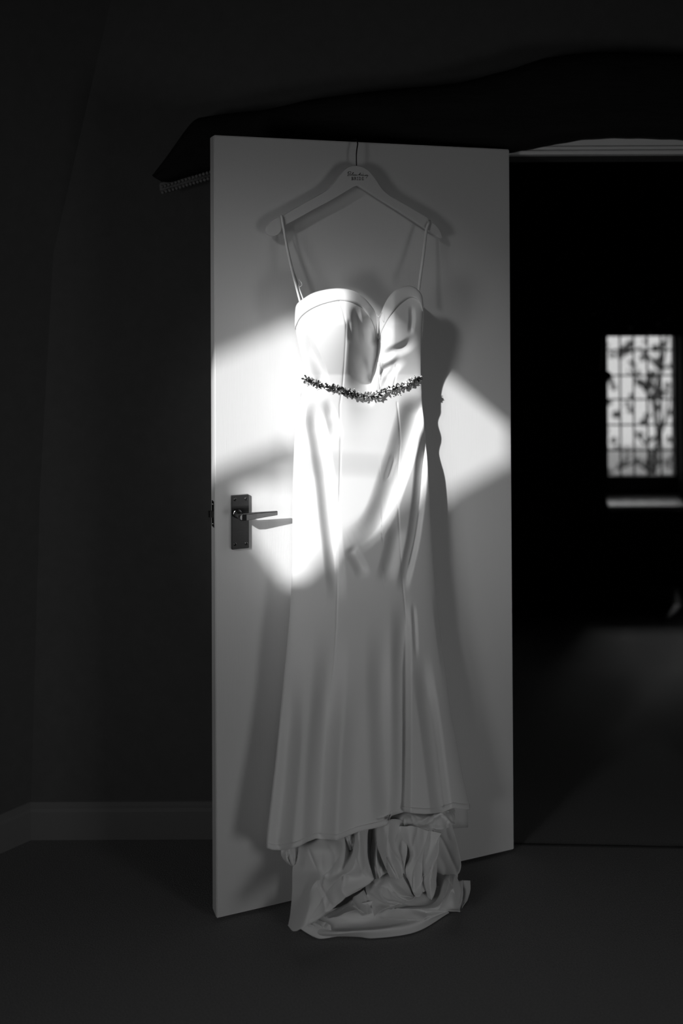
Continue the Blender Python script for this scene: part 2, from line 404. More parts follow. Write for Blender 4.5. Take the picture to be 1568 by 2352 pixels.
def polydist(x, y, pts):                # signed distance (positive = right of a downward path) and 0..1 position
    best = np.full(x.shape, 1e9); sg = np.zeros(x.shape); tt = np.zeros(x.shape)
    P = np.array(pts, float); seg = np.diff(P, axis=0); ln = np.hypot(seg[:, 0], seg[:, 1]); cum = np.concatenate([[0], np.cumsum(ln)])
    for i in range(len(seg)):
        dx, dy = seg[i] / ln[i]
        rx, ry = x - P[i, 0], y - P[i, 1]
        t = np.clip(rx * dx + ry * dy, 0, ln[i])
        d = np.hypot(rx - t * dx, ry - t * dy)
        s = np.sign(rx * dy - ry * dx)
        mk = d < best
        best = np.where(mk, d, best); sg = np.where(mk, s, sg); tt = np.where(mk, (cum[i] + t) / cum[-1], tt)
    return best * sg, tt
def fold(x, y, pts, a, wl, wr, fi=.2, fo=.2):
    pts = crom(np.array(pts, float), 24) if len(pts) > 2 else np.array(pts, float)
    d, t = polydist(x, y, pts)
    l = np.clip(1 + d / wl, 0, 1); r = np.clip(1 - d / wr, 0, 1)
    l = l * l * (3 - 2 * l); r = r * r * (3 - 2 * r) if wr > 12 else r
    g = np.where(d < 0, l, r)
    e = np.clip(t / max(fi, 1e-3), 0, 1) * np.clip((1 - t) / max(fo, 1e-3), 0, 1)
    e = e * e * (3 - 2 * e)
    return -a * g * e
def gz(x, c, s1, s2): return np.exp(-np.where(x < c, (x - c) / s1, (x - c) / s2) ** 2)
SEAMS = [[(778, 690), (788, 715), (794, 745), (793, 790), (790, 840), (786, 890), (780, 930), (780, 960), (782, 1000), (781, 1060), (780, 1110), (777, 1180), (775, 1240), (775, 1310), (774, 1370), (772, 1440), (767, 1520), (757, 1610)],
         [(867, 785), (867, 800), (864, 825), (857, 845), (852, 870), (849, 895)],
         [(911, 925), (916, 975), (918, 1015), (915, 1060), (912, 1110), (914, 1170), (918, 1240), (922, 1310), (925, 1350), (931, 1410), (938, 1470), (945, 1540)],
         [(909, 840), (908, 865), (904, 885)]]
def PF(x, y):                           # how far the front of the dress stands off the door, metres
    x = np.asarray(x, float); y = np.asarray(y, float)
    xl, xr = XL(y), XR(y)
    t = np.clip((x - xl) / (xr - xl), 0, 1)
    c = np.clip(1 - np.abs(2 * t - 1) ** 2.4, 0, 1) ** .62
    pm = np.interp(y, [640, 745, 860, 900, 1000, 1300, 1600, 1960], [.120, .125, .100, .105, .112, .122, .145, .18])
    pe = np.interp(y, [640, 860, 1000, 1300, 1960], [.10, .085, .080, .078, .11])
    p = pe + (pm - pe) * c
    # cups
    vy = gz(y, 740, 110, 150)
    p = p + .085 * gz(x, 791, 115, 44) * vy
    p = p + .048 * gz(x, 908, 26, 62) * gz(y, 745, 110, 85)
    p = p - .030 * gz(x, 868, 16, 14) * gz(y, 760, 60, 45)
    p = p + .040 * gz(x, 978, 34, 60) * gz(y, 735, 110, 70)
    # bodice creases
    p = p + fold(x, y, [(698, 740), (714, 795), (731, 832), (742, 862), (746, 900)], .016, 26, 12, .45, .2)
    p = p + fold(x, y, [(812, 700), (820, 740), (823, 775), (830, 800)], .010, 16, 12, .3, .3)
    p = p + fold(x, y, [(800, 730), (804, 760), (806, 790)], .006, 12, 8, .3, .3)
    p = p + fold(x, y, [(845, 740), (855, 775), (862, 795)], .010, 20, 10, .3, .2)
    p = p + fold(x, y, [(825, 810), (835, 845), (842, 870), (845, 890)], .012, 22, 14, .3, .3)
    p = p + fold(x, y, [(955, 770), (930, 792), (900, 806), (872, 822)], .011, 14, 22, .45, .35)
    p = p + fold(x, y, [(925, 815), (905, 835), (880, 850), (858, 866)], .012, 13, 22, .4, .35)
    p = p + fold(x, y, [(912, 835), (904, 850), (890, 868), (878, 890)], .007, 11, 14, .4, .4)
    p = p + fold(x, y, [(945, 700), (946, 735), (942, 770)], .008, 10, 8, .3, .3)
    p = p + fold(x, y, [(864, 720), (867, 790), (860, 835), (852, 870), (848, 905), (846, 940)], .034, 72, 15, .3, .32)
    # below the belt
    p = p + fold(x, y, [(714, 915), (722, 960), (732, 1010), (740, 1060), (749, 1120), (755, 1180), (762, 1240), (768, 1300), (773, 1360), (772, 1400)], .026, 26, 26, .15, .25)
    p = p + fold(x, y, [(745, 915), (760, 950), (772, 980), (778, 1010)], .016, 26, 14, .45, .4)
    p = p + fold(x, y, [(696, 900), (690, 950), (684, 1000)], .010, 14, 12, .3, .3)
    p = p + fold(x, y, [(966, 905), (955, 955), (941, 1005), (928, 1050), (916, 1085), (905, 1118), (893, 1155), (874, 1197), (850, 1228), (815, 1255), (785, 1268)], .036, 48, 26, .12, .35)
    p = p + fold(x, y, [(977, 960), (975, 1020), (970, 1060), (966, 1110), (960, 1170), (950, 1240), (938, 1295), (928, 1345), (925, 1370)], .024, 20, 15, .15, .2)
    p = p + fold(x, y, [(915, 1200), (905, 1250), (893, 1300), (880, 1345)], .014, 26, 26, .25, .3)
    p = p + fold(x, y, [(800, 1255), (822, 1290), (840, 1330)], .010, 22, 20, .2, .35)
    p = p + fold(x, y, [(905, 1040), (895, 1075), (884, 1110)], .006, 10, 10, .3, .3)
    # skirt flutes
    p = p + fold(x, y, [(762, 1420), (757, 1540), (752, 1620), (744, 1720), (738, 1820), (732, 1945)], .042, 44, 44, .5, .0)
    p = p + fold(x, y, [(672, 1480), (668, 1600), (662, 1720), (652, 1840), (640, 1960)], .026, 36, 34, .5, .0)
    p = p + fold(x, y, [(928, 1350), (929, 1480), (929, 1600), (929, 1720), (928, 1830), (924, 1900)], .036, 36, 17, .35, .0)
    p = p + fold(x, y, [(965, 1480), (975, 1560), (990, 1660), (1003, 1760), (1013, 1840), (1017, 1875)], .028, 30, 24, .4, .0)
    p = p + fold(x, y, [(948, 1380), (952, 1440), (956, 1520)], .008, 8, 7, .3, .4)
    p = p + fold(x, y, [(878, 1400), (876, 1560), (880, 1720), (892, 1880)], .016, 40, 34, .4, .0)
    p = p + fold(x, y, [(820, 1560), (815, 1700), (808, 1930)], .010, 40, 40, .4, .0)
    p = p + fold(x, y, [(1000, 1350), (1012, 1450), (1026, 1560)], .012, 14, 10, .4, .4)
    for s in SEAMS:
        d, tt = polydist(x, y, s); p = p - .0017 * np.exp(-(d / 1.8) ** 2)
    return np.maximum(p, .02)
def P3(x, y, p):                        # vectorised DP
    x = np.asarray(x, float); y = np.asarray(y, float); p = np.asarray(p, float)
    a = ((x - 784) / F)[..., None]; b = ((YP - y) / F)[..., None]
    d = np.array(fwd) + a * np.array(RT) + b * np.array(UP)
    n_ = np.array(DN); k = (np.array(D0) - np.array(EYE)).dot(n_)
    t = (k + p) / (d @ n_)
    return np.array(EYE) + d * t[..., None]

dress = bpy.data.objects.new('wedding_dress', None); C.objects.link(dress)
dress.location = (0, 0, 0)
tag(dress, 'long white wedding dress with crystal belt hanging on the open door, train on the carpet', 'dress')

NU, NV = 236, 430
u = np.linspace(0, 1, NU)
# refine columns towards the notch
xs_top = 677 + (971.5 - 677) * u
y0u = np.interp(xs_top, [p[0] for p in neck], [p[1] for p in neck])
hx = np.array([p[0] for p in hem], float); hy = np.array([p[1] for p in hem], float)
hu = (hx - XL(hy)) / (XR(hy) - XL(hy)); hu[0] = 0; hu[-1] = 1
y1u = np.interp(u, hu, hy)
v = np.linspace(0, 1, NV)[:, None]
Y = y0u[None, :] + (y1u - y0u)[None, :] * v
X = XL(Y) + (XR(Y) - XL(Y)) * u[None, :]
Pp = PF(X, Y)
V = P3(X, Y, Pp)
# side walls running back towards the door
ns = 5
lx, rx_ = [], []
side = []
for k in range(ns, 0, -1):
    f = k / ns
    side.append(P3(X[:, 0] + 3 * f * 1.5, Y[:, 0] + 0 * f, Pp[:, 0] * (1 - f) + .012 * f))
sideR = []
for k in range(1, ns + 1):
    f = k / ns
    sideR.append(P3(X[:, -1] - 3 * f * 1.5, Y[:, -1], Pp[:, -1] * (1 - f) + .012 * f))
V2 = np.concatenate([np.stack(side, 1), V, np.stack(sideR, 1)], 1)
body = grid_mesh('gown_front', V2, NU + 2 * ns, NV, M_DRESS, dress, thick=.0016)

# back panel of the gown against the door
bt = np.linspace(810, 1900, 60)[:, None]; bu = np.linspace(0, 1, 30)[None, :]
bX = XL(bt) + 6 + (XR(bt) - XL(bt) - 12) * bu; bY = bt + 0 * bu + 10 * np.sin(bu * 3.1)
grid_mesh('gown_back', P3(bX, bY, .012 + .006 * np.sin(bu * 25) ** 2 + 0 * bX), 30, 60, M_DRESS, dress, thick=.001)

# hem stitching: a fold of cloth along the lower edge
def ribbon3(name, A, B, nu, nv, m, parent, bulge=.004, thick=.001, wrap=True):
    A = crom(A, nu); B = crom(B, nu); rows = []
    for j in range(nv):
        f = j / (nv - 1)
        rows.append(A * (1 - f) + B * f)
    R = np.stack(rows, 0)
    return R
def band(tops, bots, extra=.006, nu=90):
    T = crom(np.array(tops, float), nu); B = crom(np.array(bots, float), nu); rows = []
    prof = [(.06, -.012), (0.01, -.006), (-.015, .4), (.05, .9), (.2, 1.15), (.5, 1.1), (.8, 1.05), (.94, .9), (1.0, .45), (.99, -.2), (.93, -.5)]
    for f, e in prof:
        q = T * (1 - f) + B * f
        pp = PF(q[:, 0], np.maximum(q[:, 1], 655)) + (e * extra if e > -.1 or f > .5 else e)
        rows.append(P3(q[:, 0], q[:, 1], pp))
    return grid_mesh('neckline_band', np.stack(rows, 0), nu, len(prof), M_BAND, dress, thick=.0008)
band([(677, 742), (678, 716), (681, 701), (691, 691), (716, 675), (747, 666), (778, 663), (806, 667), (829, 679), (849, 699), (861, 718), (865, 747), (866.5, 772)],
     [(677, 757), (680, 748), (686, 735), (697, 722), (716, 709), (742, 698), (778, 690), (803, 693), (826, 702), (842, 719), (854, 738), (862, 760), (866, 780)])
band([(868.5, 776), (871, 745), (877, 715), (885, 696), (895, 680), (910, 666), (933, 657.5), (949, 659.5), (961, 668), (969, 681), (971.5, 702)],
     [(870, 780), (877, 760), (886, 741), (893, 729), (901, 718), (911, 705), (923, 693), (938, 684), (953, 685), (964, 697), (971, 716)])

# soft hem roll
hx2 = np.linspace(0, 1, 160); hyy = np.interp(hx2, hu, hy); hxx = XL(hyy) + (XR(hyy) - XL(hyy)) * hx2
rows = []
for dy, e in ((-11, .0006), (-10, .0022), (-5, .0030), (0, .0030), (2, .0012), (1.5, -.002)):
    rows.append(P3(hxx, hyy + dy, PF(hxx, hyy + min(dy, 0)) + e))
grid_mesh('hem', np.stack(rows, 0), 160, 6, M_DRESS, dress, thick=.0006)

# straps
def strap(pts, w, name='shoulder_strap'):
    Q = crom(np.array(pts, float), 40); rows = []
    for s in (-1, -.4, .4, 1):
        rows.append(P3(Q[:, 0] + s * w / 2, Q[:, 1], Q[:, 2] + (.0008 if abs(s) < .5 else 0)))
    return grid_mesh(name, np.stack(rows, 0), 40, 4, M_STRAP, dress, thick=.0012)
strap([(650, 512, .018), (647, 500, .019), (646, 494, .030), (647, 500, .0425), (652, 530, .045), (660, 575, .055), (670, 620, .065), (681, 662, .08), (690, 697, .09)], 5)
strap([(652, 530, .028), (656, 545, .03), (664, 585, .045), (676, 630, .06), (688, 665, .075), (697, 690, .085)], 3)
strap([(985, 525, .018), (986, 512, .019), (985.5, 505.5, .030), (984, 512, .0425), (979, 527, .045), (975, 560, .055), (970, 600, .065), (965, 635, .075), (961, 668, .085)], 6)
def thread(pts):
    bm = bmesh.new(); tube(bm, [DP(*q) for q in crom(np.array(pts, float), 24)], .0004, 5)
    o = obj('loose_thread', bm, M_STRAP, dress)
thread([(690, 640, .09), (686, 642, .095), (691, 648, .095), (693, 655, .095), (687, 660, .09)])
thread([(664, 622, .07), (668, 619, .075), (672, 613, .07)])
thread([(865, 722, .15), (868, 727, .16), (873, 722, .155), (877, 718, .15), (872, 730, .155), (869, 726, .155)])

# ------------------------------------------------------------------ crystal belt
path = [(700, 871), (712, 875), (725, 880), (740, 884), (758, 890), (775, 895), (790, 899), (805, 903), (822, 906), (840, 908), (856, 907), (872, 903), (890, 897), (905, 892), (920, 887), (935, 883), (948, 878), (958, 872), (968, 864)]
Q = crom(np.array(path, float), 400)
def sag(x): return .016 * math.exp(-((x - 855) / 55) ** 2)
bm = bmesh.new()
tube(bm, [DP(q[0], q[1], float(PF(q[0], q[1])) + .003 + sag(q[0])) for q in Q[::8]], .0016, 6)
belt = obj('crystal_belt', bm, M_WIRE, dress, True); belt['label'] = 'sash of sparkling crystals at the waist'
def gem_mesh(name, r, el, m):
    bm = bmesh.new(); rg = []
    n_ = 8
    for rr, z in ((.55, .62), (1.0, .2), (.7, -.2)):
        rg.append([bm.verts.new((r * rr * math.cos(2 * math.pi * (k + (.5 if rr == 1 else 0)) / n_), r * el * rr * math.sin(2 * math.pi * (k + (.5 if rr == 1 else 0)) / n_), r * z)) for k in range(n_)])
    bm.faces.new(rg[0])
    for a, b in zip(rg, rg[1:]):
        for k in range(n_): bm.faces.new((a[k], a[(k + 1) % n_], b[(k + 1) % n_], b[k]))
    bm.faces.new(rg[-1][::-1]); bmesh.ops.recalc_face_normals(bm, faces=bm.faces)
    me = bpy.data.meshes.new(name); bm.to_mesh(me); bm.free(); me.materials.append(m); return me
G = [gem_mesh('round_crystal', .0050, 1, M_GEM), gem_mesh('round_crystal_dark', .0050, 1, M_GEMD), gem_mesh('petal_crystal', .0027, 1.9, M_GEM), gem_mesh('petal_crystal_dark', .0027, 1.9, M_GEMD)]
nrm0 = DN
def put(me, x, y, lift, rot, scale=1):
    o = bpy.data.objects.new('crystal', me); C.objects.link(o); o.parent = belt
    p = DP(x, y, float(PF(x, y)) + lift + sag(x))
    tilt = Vector((random.uniform(-.6, .6), random.uniform(-.5, .6), 0))
    zax = (DN + DU * tilt.x + Vector((0, 0, 1)) * tilt.y).normalized()
    xax = (DU * math.cos(rot) + Vector((0, 0, 1)) * math.sin(rot)); xax = (xax - zax * xax.dot(zax)).normalized(); yax = zax.cross(xax)
    m = Matrix.Identity(4)
    for i, v_ in enumerate((xax, yax, zax)):
        for k in range(3): m[k][i] = v_[k] * scale
    for k in range(3): m[k][3] = p[k]
    o.matrix_local = m
i = 4; tiny = bmesh.new()
while i < 396:
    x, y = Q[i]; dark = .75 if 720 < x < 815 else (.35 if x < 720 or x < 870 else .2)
    big = random.random() < .62
    y += random.uniform(-2, 2)
    if big:
        put(G[1 if random.random() < dark else 0], x, y, .007, random.random() * 3, random.uniform(.8, 1.15))
        a0 = random.random() * 6
        for k in range(5):
            a = a0 + k * 2 * math.pi / 5; r = 6.6
            put(G[3 if random.random() < dark else 2], x + r * math.cos(a), y - r * math.sin(a), .0045, a + math.pi / 2, random.uniform(.8, 1.1))
        i += random.randint(13, 18)
    else:
        for k in range(3):
            a = random.random() * 6.3; r = random.uniform(3, 7)
            put(G[3 if random.random() < dark else 2], x + r * math.cos(a), y - r * math.sin(a), .005, a, random.uniform(.9, 1.3))
        i += random.randint(7, 11)
for k in range(230):
    x, y = Q[random.randint(0, 399)]; x += random.uniform(-3, 3); y += random.gauss(0, 5.2)
    if x > 968: continue
    p = DP(x, y, float(PF(x, y)) + .003 + sag(x))
    bmesh.ops.create_icosphere(tiny, subdivisions=1, radius=random.uniform(.0009, .0016), matrix=Matrix.Translation(p))
o = obj('seed_bead', tiny, M_GEM, belt); o['kind'] = 'stuff'

# ------------------------------------------------------------------ train and lining below the hem
def W(c):                               # (crop x, crop y, p) on the hanging part; (x, y, 'z', h) lying at height h
    x = 580 + c[0] / 2.904; y = 1780 + c[1] / 2.904
    if len(c) == 4: q = FP(x, y, c[3])
    else:
        q = DP(x, y, c[2])
        if q.z < .004: q = FP(x, y, .004)
    return q
def sheet(name, rows, nu=90, nv=70, wr=.004, wf=14, seed=0, thick=.0014, m=None, creases=7):
    A = np.array([[list(W(c)) for c in r] for r in rows])
    B = np.stack([crom(A[i], nu) for i in range(len(rows))], 0)
    Cc = np.stack([crom(B[:, j], nv) for j in range(nu)], 1)
    rng = random.Random(seed + 100); UU, VV = np.meshgrid(np.linspace(0, 1, nu), np.linspace(0, 1, nv)); D = np.zeros((nv, nu))
    for k in range(creases):
        cu_, cv_, an, ln, w_ = rng.uniform(.1, .9), rng.uniform(.15, .85), rng.uniform(-.7, .7), rng.uniform(.25, .6), rng.uniform(.02, .06)
        al = (VV - cv_) * math.cos(an) + (UU - cu_) * math.sin(an); ac = (UU - cu_) * math.cos(an) - (VV - cv_) * math.sin(an) + .12 * al * al
        g_ = np.where(ac < 0, np.exp(ac / w_), np.exp(-ac / (w_ * .35)))
        D += rng.choice((-1, 1)) * rng.uniform(.004, .009) * g_ * np.exp(-(al / ln) ** 2)
    for f_ in (-1, 1):                  # sewn edge
        D += np.where(VV > 1 - 3.2 / nv, .0012, 0) if f_ > 0 else 0
    for a in range(nv):
        for b in range(nu):
            q = Cc[a, b]; nn = noise.noise(Vector((q[0] * wf + seed, q[1] * wf, q[2] * wf * .55)))
            n2 = abs(noise.noise(Vector((q[0] * wf * 2.3, q[1] * wf * 2, q[2] * wf + seed * 3)))) - .25
            d_ = (nn * wr * 1.3 + n2 * wr * 1.3) + D[a, b]
            if q[2] > .03: Cc[a, b] = q + np.array(DN) * d_
            Cc[a, b][2] = max(Cc[a, b][2], .003)
    return grid_mesh(name, Cc, nu, nv, m or M_DRESS, dress, thick=thick)
# deepest layer, hanging against the door
sheet('underskirt', [[(270, 380, .05), (500, 380, .045), (760, 330, .05), (1000, 260, .04), (1200, 300, .05), (1330, 330, .05)],
                     [(275, 560, .05), (500, 580, .06), (760, 560, .05), (1000, 480, .06), (1230, 420, .045), (1370, 470, .07)],
                     [(285, 760, .06), (500, 780, .07), (760, 760, .06), (1000, 700, .07), (1230, 600, .06), (1392, 600, .09)],
                     [(300, 900, .08), (500, 920, .09), (760, 900, .08), (1000, 860, .08), (1230, 800, .08), (1370, 690, .10)]], wr=.008, seed=3)
# train spread on the carpet
sheet('train', [[(300, 900, 'z', .05), (480, 900, 'z', .06), (700, 860, 'z', .07), (900, 820, 'z', .06), (1150, 760, 'z', .06), (1400, 700, 'z', .04)],
                [(330, 970, 'z', .03), (480, 950, 'z', .045), (700, 960, 'z', .03), (900, 930, 'z', .035), (1150, 900, 'z', .04), (1400, 830, 'z', .03)],
                [(370, 1030, 'z', .014), (500, 1020, 'z', .03), (700, 1020, 'z', .02), (900, 1000, 'z', .025), (1150, 950, 'z', .03), (1350, 890, 'z', .03)],
                [(400, 1060, 'z', .008), (540, 1058, 'z', .028), (700, 1042, 'z', .03), (860, 1034, 'z', .026), (1100, 1000, 'z', .022), (1300, 905, 'z', .02)],
                [(440, 1090, 'z', .003), (560, 1076, 'z', .005), (700, 1078, 'z', .006), (820, 1087, 'z', .004), (1090, 1045, 'z', .004), (1310, 918, 'z', .005)]], wr=.003, seed=5, nv=90)
# folded corner at the lower left
sheet('train', [[(300, 1010, 'z', .03), (420, 965, 'z', .045), (520, 1000, 'z', .04)],
                [(340, 1040, 'z', .018), (430, 1010, 'z', .03), (530, 1050, 'z', .025)],
                [(400, 1075, 'z', .006), (455, 1092, 'z', .004), (560, 1076, 'z', .008)]], 40, 30, seed=8)
# broad left drape with its bright hem running up to the right
sheet('train_drape', [[(300, 400, .10), (420, 380, .09), (560, 390, .13), (650, 380, .10), (700, 360, .15), (770, 350, .12)],
                      [(300, 500, .10), (390, 500, .15), (540, 520, .17), (650, 500, .12), (710, 480, .17), (760, 520, .14)],
                      [(270, 620, .10), (350, 640, .13), (480, 640, .17), (600, 640, .15), (700, 620, .18), (790, 640, .15)],
                      [(262, 780, .11), (330, 760, .13), (400, 740, .18), (520, 720, .18), (660, 690, .16), (805, 700, .17)],
                      [(250, 900, .13), (310, 880, .16), (380, 860, .20), (480, 830, .20), (600, 780, .18), (770, 735, .17)],
                      [(233, 1000, .17), (275, 1040, .20), (345, 1005, .215), (450, 945, .21), (580, 850, .195), (720, 765, .18)]], 130, 100, wr=.005, seed=11)
# small flap peeping out left of the hem
sheet('underskirt_flap', [[(185, 480, .10), (250, 470, .11), (315, 450, .10)], [(190, 530, .10), (250, 530, .115), (308, 540, .10)], [(205, 560, .10), (255, 590, .105), (305, 575, .09)],
                          [(235, 590, .09), (270, 610, .09), (330, 640, .09)]], 30, 24, seed=2)
# centre flaps
sheet('lining_flap', [[(760, 330, .10), (830, 330, .12), (900, 330, .13), (960, 330, .12)], [(765, 430, .10), (830, 410, .13), (870, 430, .15), (950, 440, .13)],
                      [(770, 560, .11), (820, 560, .14), (865, 560, .13), (960, 560, .14)], [(800, 700, .14), (850, 680, .15), (900, 650, .14), (990, 660, .15)]], 60, 50, wr=.006, seed=21)
sheet('lining_flap', [[(830, 300, .14), (900, 300, .16), (980, 300, .15), (1020, 330, .14)], [(835, 470, .14), (900, 480, .18), (960, 470, .155), (1030, 480, .17)],
                      [(870, 580, .15), (930, 600, .18), (985, 580, .16), (1020, 580, .17)], [(915, 680, .15), (960, 690, .18), (990, 690, .17), (1005, 640, .16)]], 60, 50, wr=.006, seed=23)
sheet('lining_flap', [[(960, 340, .14), (1060, 340, .17), (1160, 360, .15), (1255, 385, .16)], [(1000, 450, .15), (1060, 440, .18), (1150, 470, .15), (1240, 420, .16)],
                      [(1030, 560, .15), (1080, 540, .18), (1140, 560, .15), (1225, 540, .17)], [(1000, 640, .16), (1060, 640, .175), (1140, 670, .155), (1215, 600, .165)],
                      [(1040, 700, .16), (1080, 770, .18), (1140, 700, .16), (1205, 660, .17)], [(1060, 760, .17), (1095, 815, .19), (1150, 780, .17), (1200, 820, .18)]], 80, 80, wr=.007, seed=31)
# lower centre panel, hem rising to the right
sheet('train_drape', [[(740, 720, .12), (820, 690, .14), (900, 650, .13), (1000, 660, .15), (1060, 680, .14)],
                      [(760, 800, .14), (830, 770, .16), (900, 730, .17), (1000, 740, .17), (1070, 750, .16)],
                      [(800, 880, .17), (850, 860, .18), (920, 820, .19), (1010, 800, .19), (1090, 800, .17)],
                      [(810, 940, .18), (880, 890, .20), (960, 860, .205), (1040, 835, .20), (1110, 800, .18)]], 80, 60, wr=.006, seed=37)
sheet('train_drape', [[(740, 765, .13), (690, 800, .15), (620, 860, .17), (480, 940, .20)], [(775, 830, .15), (720, 870, .17), (640, 890, .19), (500, 960, .21)],
                      [(795, 920, .18), (730, 932, .19), (670, 905, .20), (560, 950, .22)]], 60, 40, wr=.004, seed=41)
# right hand swell of cloth on the floor
sheet('train_drape', [[(1210, 640, .10), (1260, 660, .12), (1340, 660, .14), (1365, 690, .13)], [(1215, 740, .12), (1260, 740, .16), (1330, 720, .18), (1385, 750, .15)],
                      [(1190, 830, .15), (1250, 800, .19), (1330, 800, .21), (1392, 830, .17)], [(1120, 860, .18), (1230, 870, .22), (1330, 880, .23), (1385, 880, .19)],
                      [(900, 885, 'z', .05), (1180, 898, 'z', .05), (1345, 900, 'z', .05), (1380, 905, 'z', .03)]], 90, 80, wr=.005, seed=47)
sheet('train_drape', [[(1365, 705, .10), (1410, 703, .11), (1450, 705, .10)], [(1380, 770, .11), (1420, 775, .13), (1450, 770, .12)], [(1390, 850, .13), (1412, 850, .15), (1432, 835, .14)],
                      [(1395, 890, .14), (1400, 880, .15), (1410, 850, .14)]], 40, 40, wr=.003, seed=53)
# narrow folds right of centre
sheet('lining_flap', [[(1180, 380, .12), (1215, 380, .15), (1250, 385, .13)], [(1180, 540, .13), (1210, 540, .165), (1235, 520, .13)], [(1150, 690, .15), (1180, 700, .175), (1230, 640, .14)],
                      [(1150, 800, .16), (1195, 822, .19), (1225, 740, .16)]], 40, 60, wr=.004, seed=59)
# layer tucked right under the hem
sheet('underskirt', [[(880, 200, .05), (1000, 200, .06), (1150, 210, .05), (1280, 200, .05), (1345, 200, .05)], [(890, 270, .10), (1000, 262, .125), (1150, 270, .115), (1280, 255, .125), (1352, 280, .09)],
                     [(960, 350, .13), (1050, 355, .15), (1150, 350, .14), (1260, 362, .15), (1350, 330, .12)]], 90, 40, wr=.008, wf=22, seed=61)
sheet('underskirt', [[(580, 380, .11), (640, 370, .13), (700, 350, .12)], [(600, 440, .11), (650, 440, .14), (700, 430, .12)], [(630, 500, .12), (665, 505, .13), (690, 490, .12)]], 40, 30, seed=67)

# ------------------------------------------------------------------ hanger
hp0, hp1 = .024, .038
outl = [(801, 383.5), (810, 381), (818, 380.5), (828, 382), (835.5, 385), (845, 391), (853, 399), (860, 408), (866.5, 418), (873, 428), (880, 437), (888, 444), (896, 450), (917, 462), (939, 474.5), (962, 488),
        (982, 500), (983.5, 506), (985.5, 509), (989, 508), (997, 514), (1003, 520), (1008, 526), (1012, 534), (1014.5, 542), (1015, 547), (1008, 545), (978, 525.5), (950, 507), (921.6, 488), (896, 472), (870, 455.6),
        (846, 440), (830, 430), (822, 426), (812, 429), (795, 439), (775, 451), (753, 464), (725, 478), (698, 493.5), (675, 506), (654, 517.5), (648, 523), (645, 531), (639, 538), (629, 542), (619, 541), (614, 537),
        (612, 531), (613, 523), (617, 516), (622, 509), (629, 504), (637, 499.5), (644, 499), (645.5, 501), (647.5, 497.5), (672, 482), (698, 467), (722, 454), (746, 440.5), (754, 435), (761, 427), (768, 419), (774, 411), (780, 403), (787, 395), (794, 388)]
bm = bmesh.new()
ngon_solid(bm, [DP(x, y, hp1) for x, y in outl], -DN * (hp1 - hp0))
hanger = bpy.data.objects.new('clothes_hanger', None); C.objects.link(hanger)
tag(hanger, 'white wooden clothes hanger with dark lettering hooked over the top of the door', 'hanger')
o = obj('hanger_body', bm, M_HANG, hanger)
bv = o.modifiers.new('bevel', 'BEVEL'); bv.width = .003; bv.segments = 3; bv.limit_method = 'ANGLE'; bv.angle_limit = math.radians(50)
ztop = DH + .0045
hk = [DP(818.5, 384, .031), DP(818, 360, .031), DP(819, 345, .029), DP(821, 330, .024)]
sT = (hk[-1] - D0).dot(DU)
hk += [L(sT + .002, ztop - .004, .012), L(sT + .003, ztop + .002, .004), L(sT + .003, ztop + .004, -.012), L(sT + .003, ztop + .003, -.040), L(sT + .002, ztop - .006, -.0475), L(sT, ztop - .03, -.048)]
bm = bmesh.new(); tube(bm, [Vector(p) for p in crom(np.array([list(p) for p in hk]), 50)], .0017, 10)
obj('hook', bm, M_WIRE, hanger, True)
bm = bmesh.new()
def stroke(pts, w):
    pts = [(780 + a / 19.6, 370 + b / 19.6) for a, b in pts]
    for a, b in zip(pts, pts[1:]):
        A = DP(a[0], a[1], hp1 + .0004); B = DP(b[0], b[1], hp1 + .0004)
        t = (B - A); ln = t.length
        if ln < 1e-6: continue
        t /= ln; s = t.cross(DN).normalized() * w / 2
        q = [A - s - t * w * .3, A + s - t * w * .3, B + s + t * w * .3, B - s + t * w * .3]
        v0 = [bm.verts.new(x) for x in q]; v1 = [bm.verts.new(x + DN * .0003) for x in q]
        bm.faces.new(v1)
        for k in range(4): bm.faces.new((v0[k], v0[(k + 1) % 4], v1[(k + 1) % 4], v1[k]))
sw = .0008
for s in ([(400, 480), (385, 560), (370, 655)], [(350, 545), (365, 500), (420, 470), (480, 470), (512, 510), (480, 560), (400, 598)], [(400, 598), (470, 590), (505, 620), (470, 645), (400, 658), (335, 655)],
          [(505, 640), (560, 600), (625, 515), (600, 505), (560, 575), (545, 635), (590, 645)], [(590, 645), (620, 600), (612, 640), (645, 640), (668, 605), (668, 642), (700, 636)],
          [(700, 636), (735, 603), (750, 640), (715, 648)], [(755, 640), (850, 620), (940, 545), (915, 530), (865, 645)], [(865, 645), (905, 605), (920, 640), (950, 638)],
          [(950, 638), (972, 605), (975, 642), (1003, 645)], [(1048, 553), (1062, 560)], [(1003, 645), (1030, 612), (1035, 650), (1065, 615), (1085, 655), (1120, 650)],
          [(1180, 620), (1140, 640), (1150, 665), (1190, 650), (1235, 612), (1240, 680), (1190, 770)], [(1225, 665), (1290, 652)]): stroke(s, sw)
bw = .0011
for s in ([(550, 722), (550, 852)], [(530, 722), (590, 724), (605, 750), (590, 782), (550, 784)], [(590, 784), (612, 812), (595, 850), (530, 852)],
          [(670, 722), (670, 852)], [(650, 722), (705, 724), (722, 750), (705, 782), (670, 784)], [(695, 784), (742, 852)], [(655, 852), (688, 852)],
          [(800, 722), (800, 852)], [(782, 722), (820, 722)], [(782, 852), (820, 852)],
          [(880, 722), (880, 852)], [(862, 722), (920, 726), (950, 760), (950, 815), (920, 848), (862, 852)],
          [(1020, 722), (1020, 852)], [(1000, 722), (1065, 722), (1068, 742)], [(1020, 785), (1055, 785)], [(1000, 855), (1068, 855), (1080, 832)]): stroke(s, bw * .8)
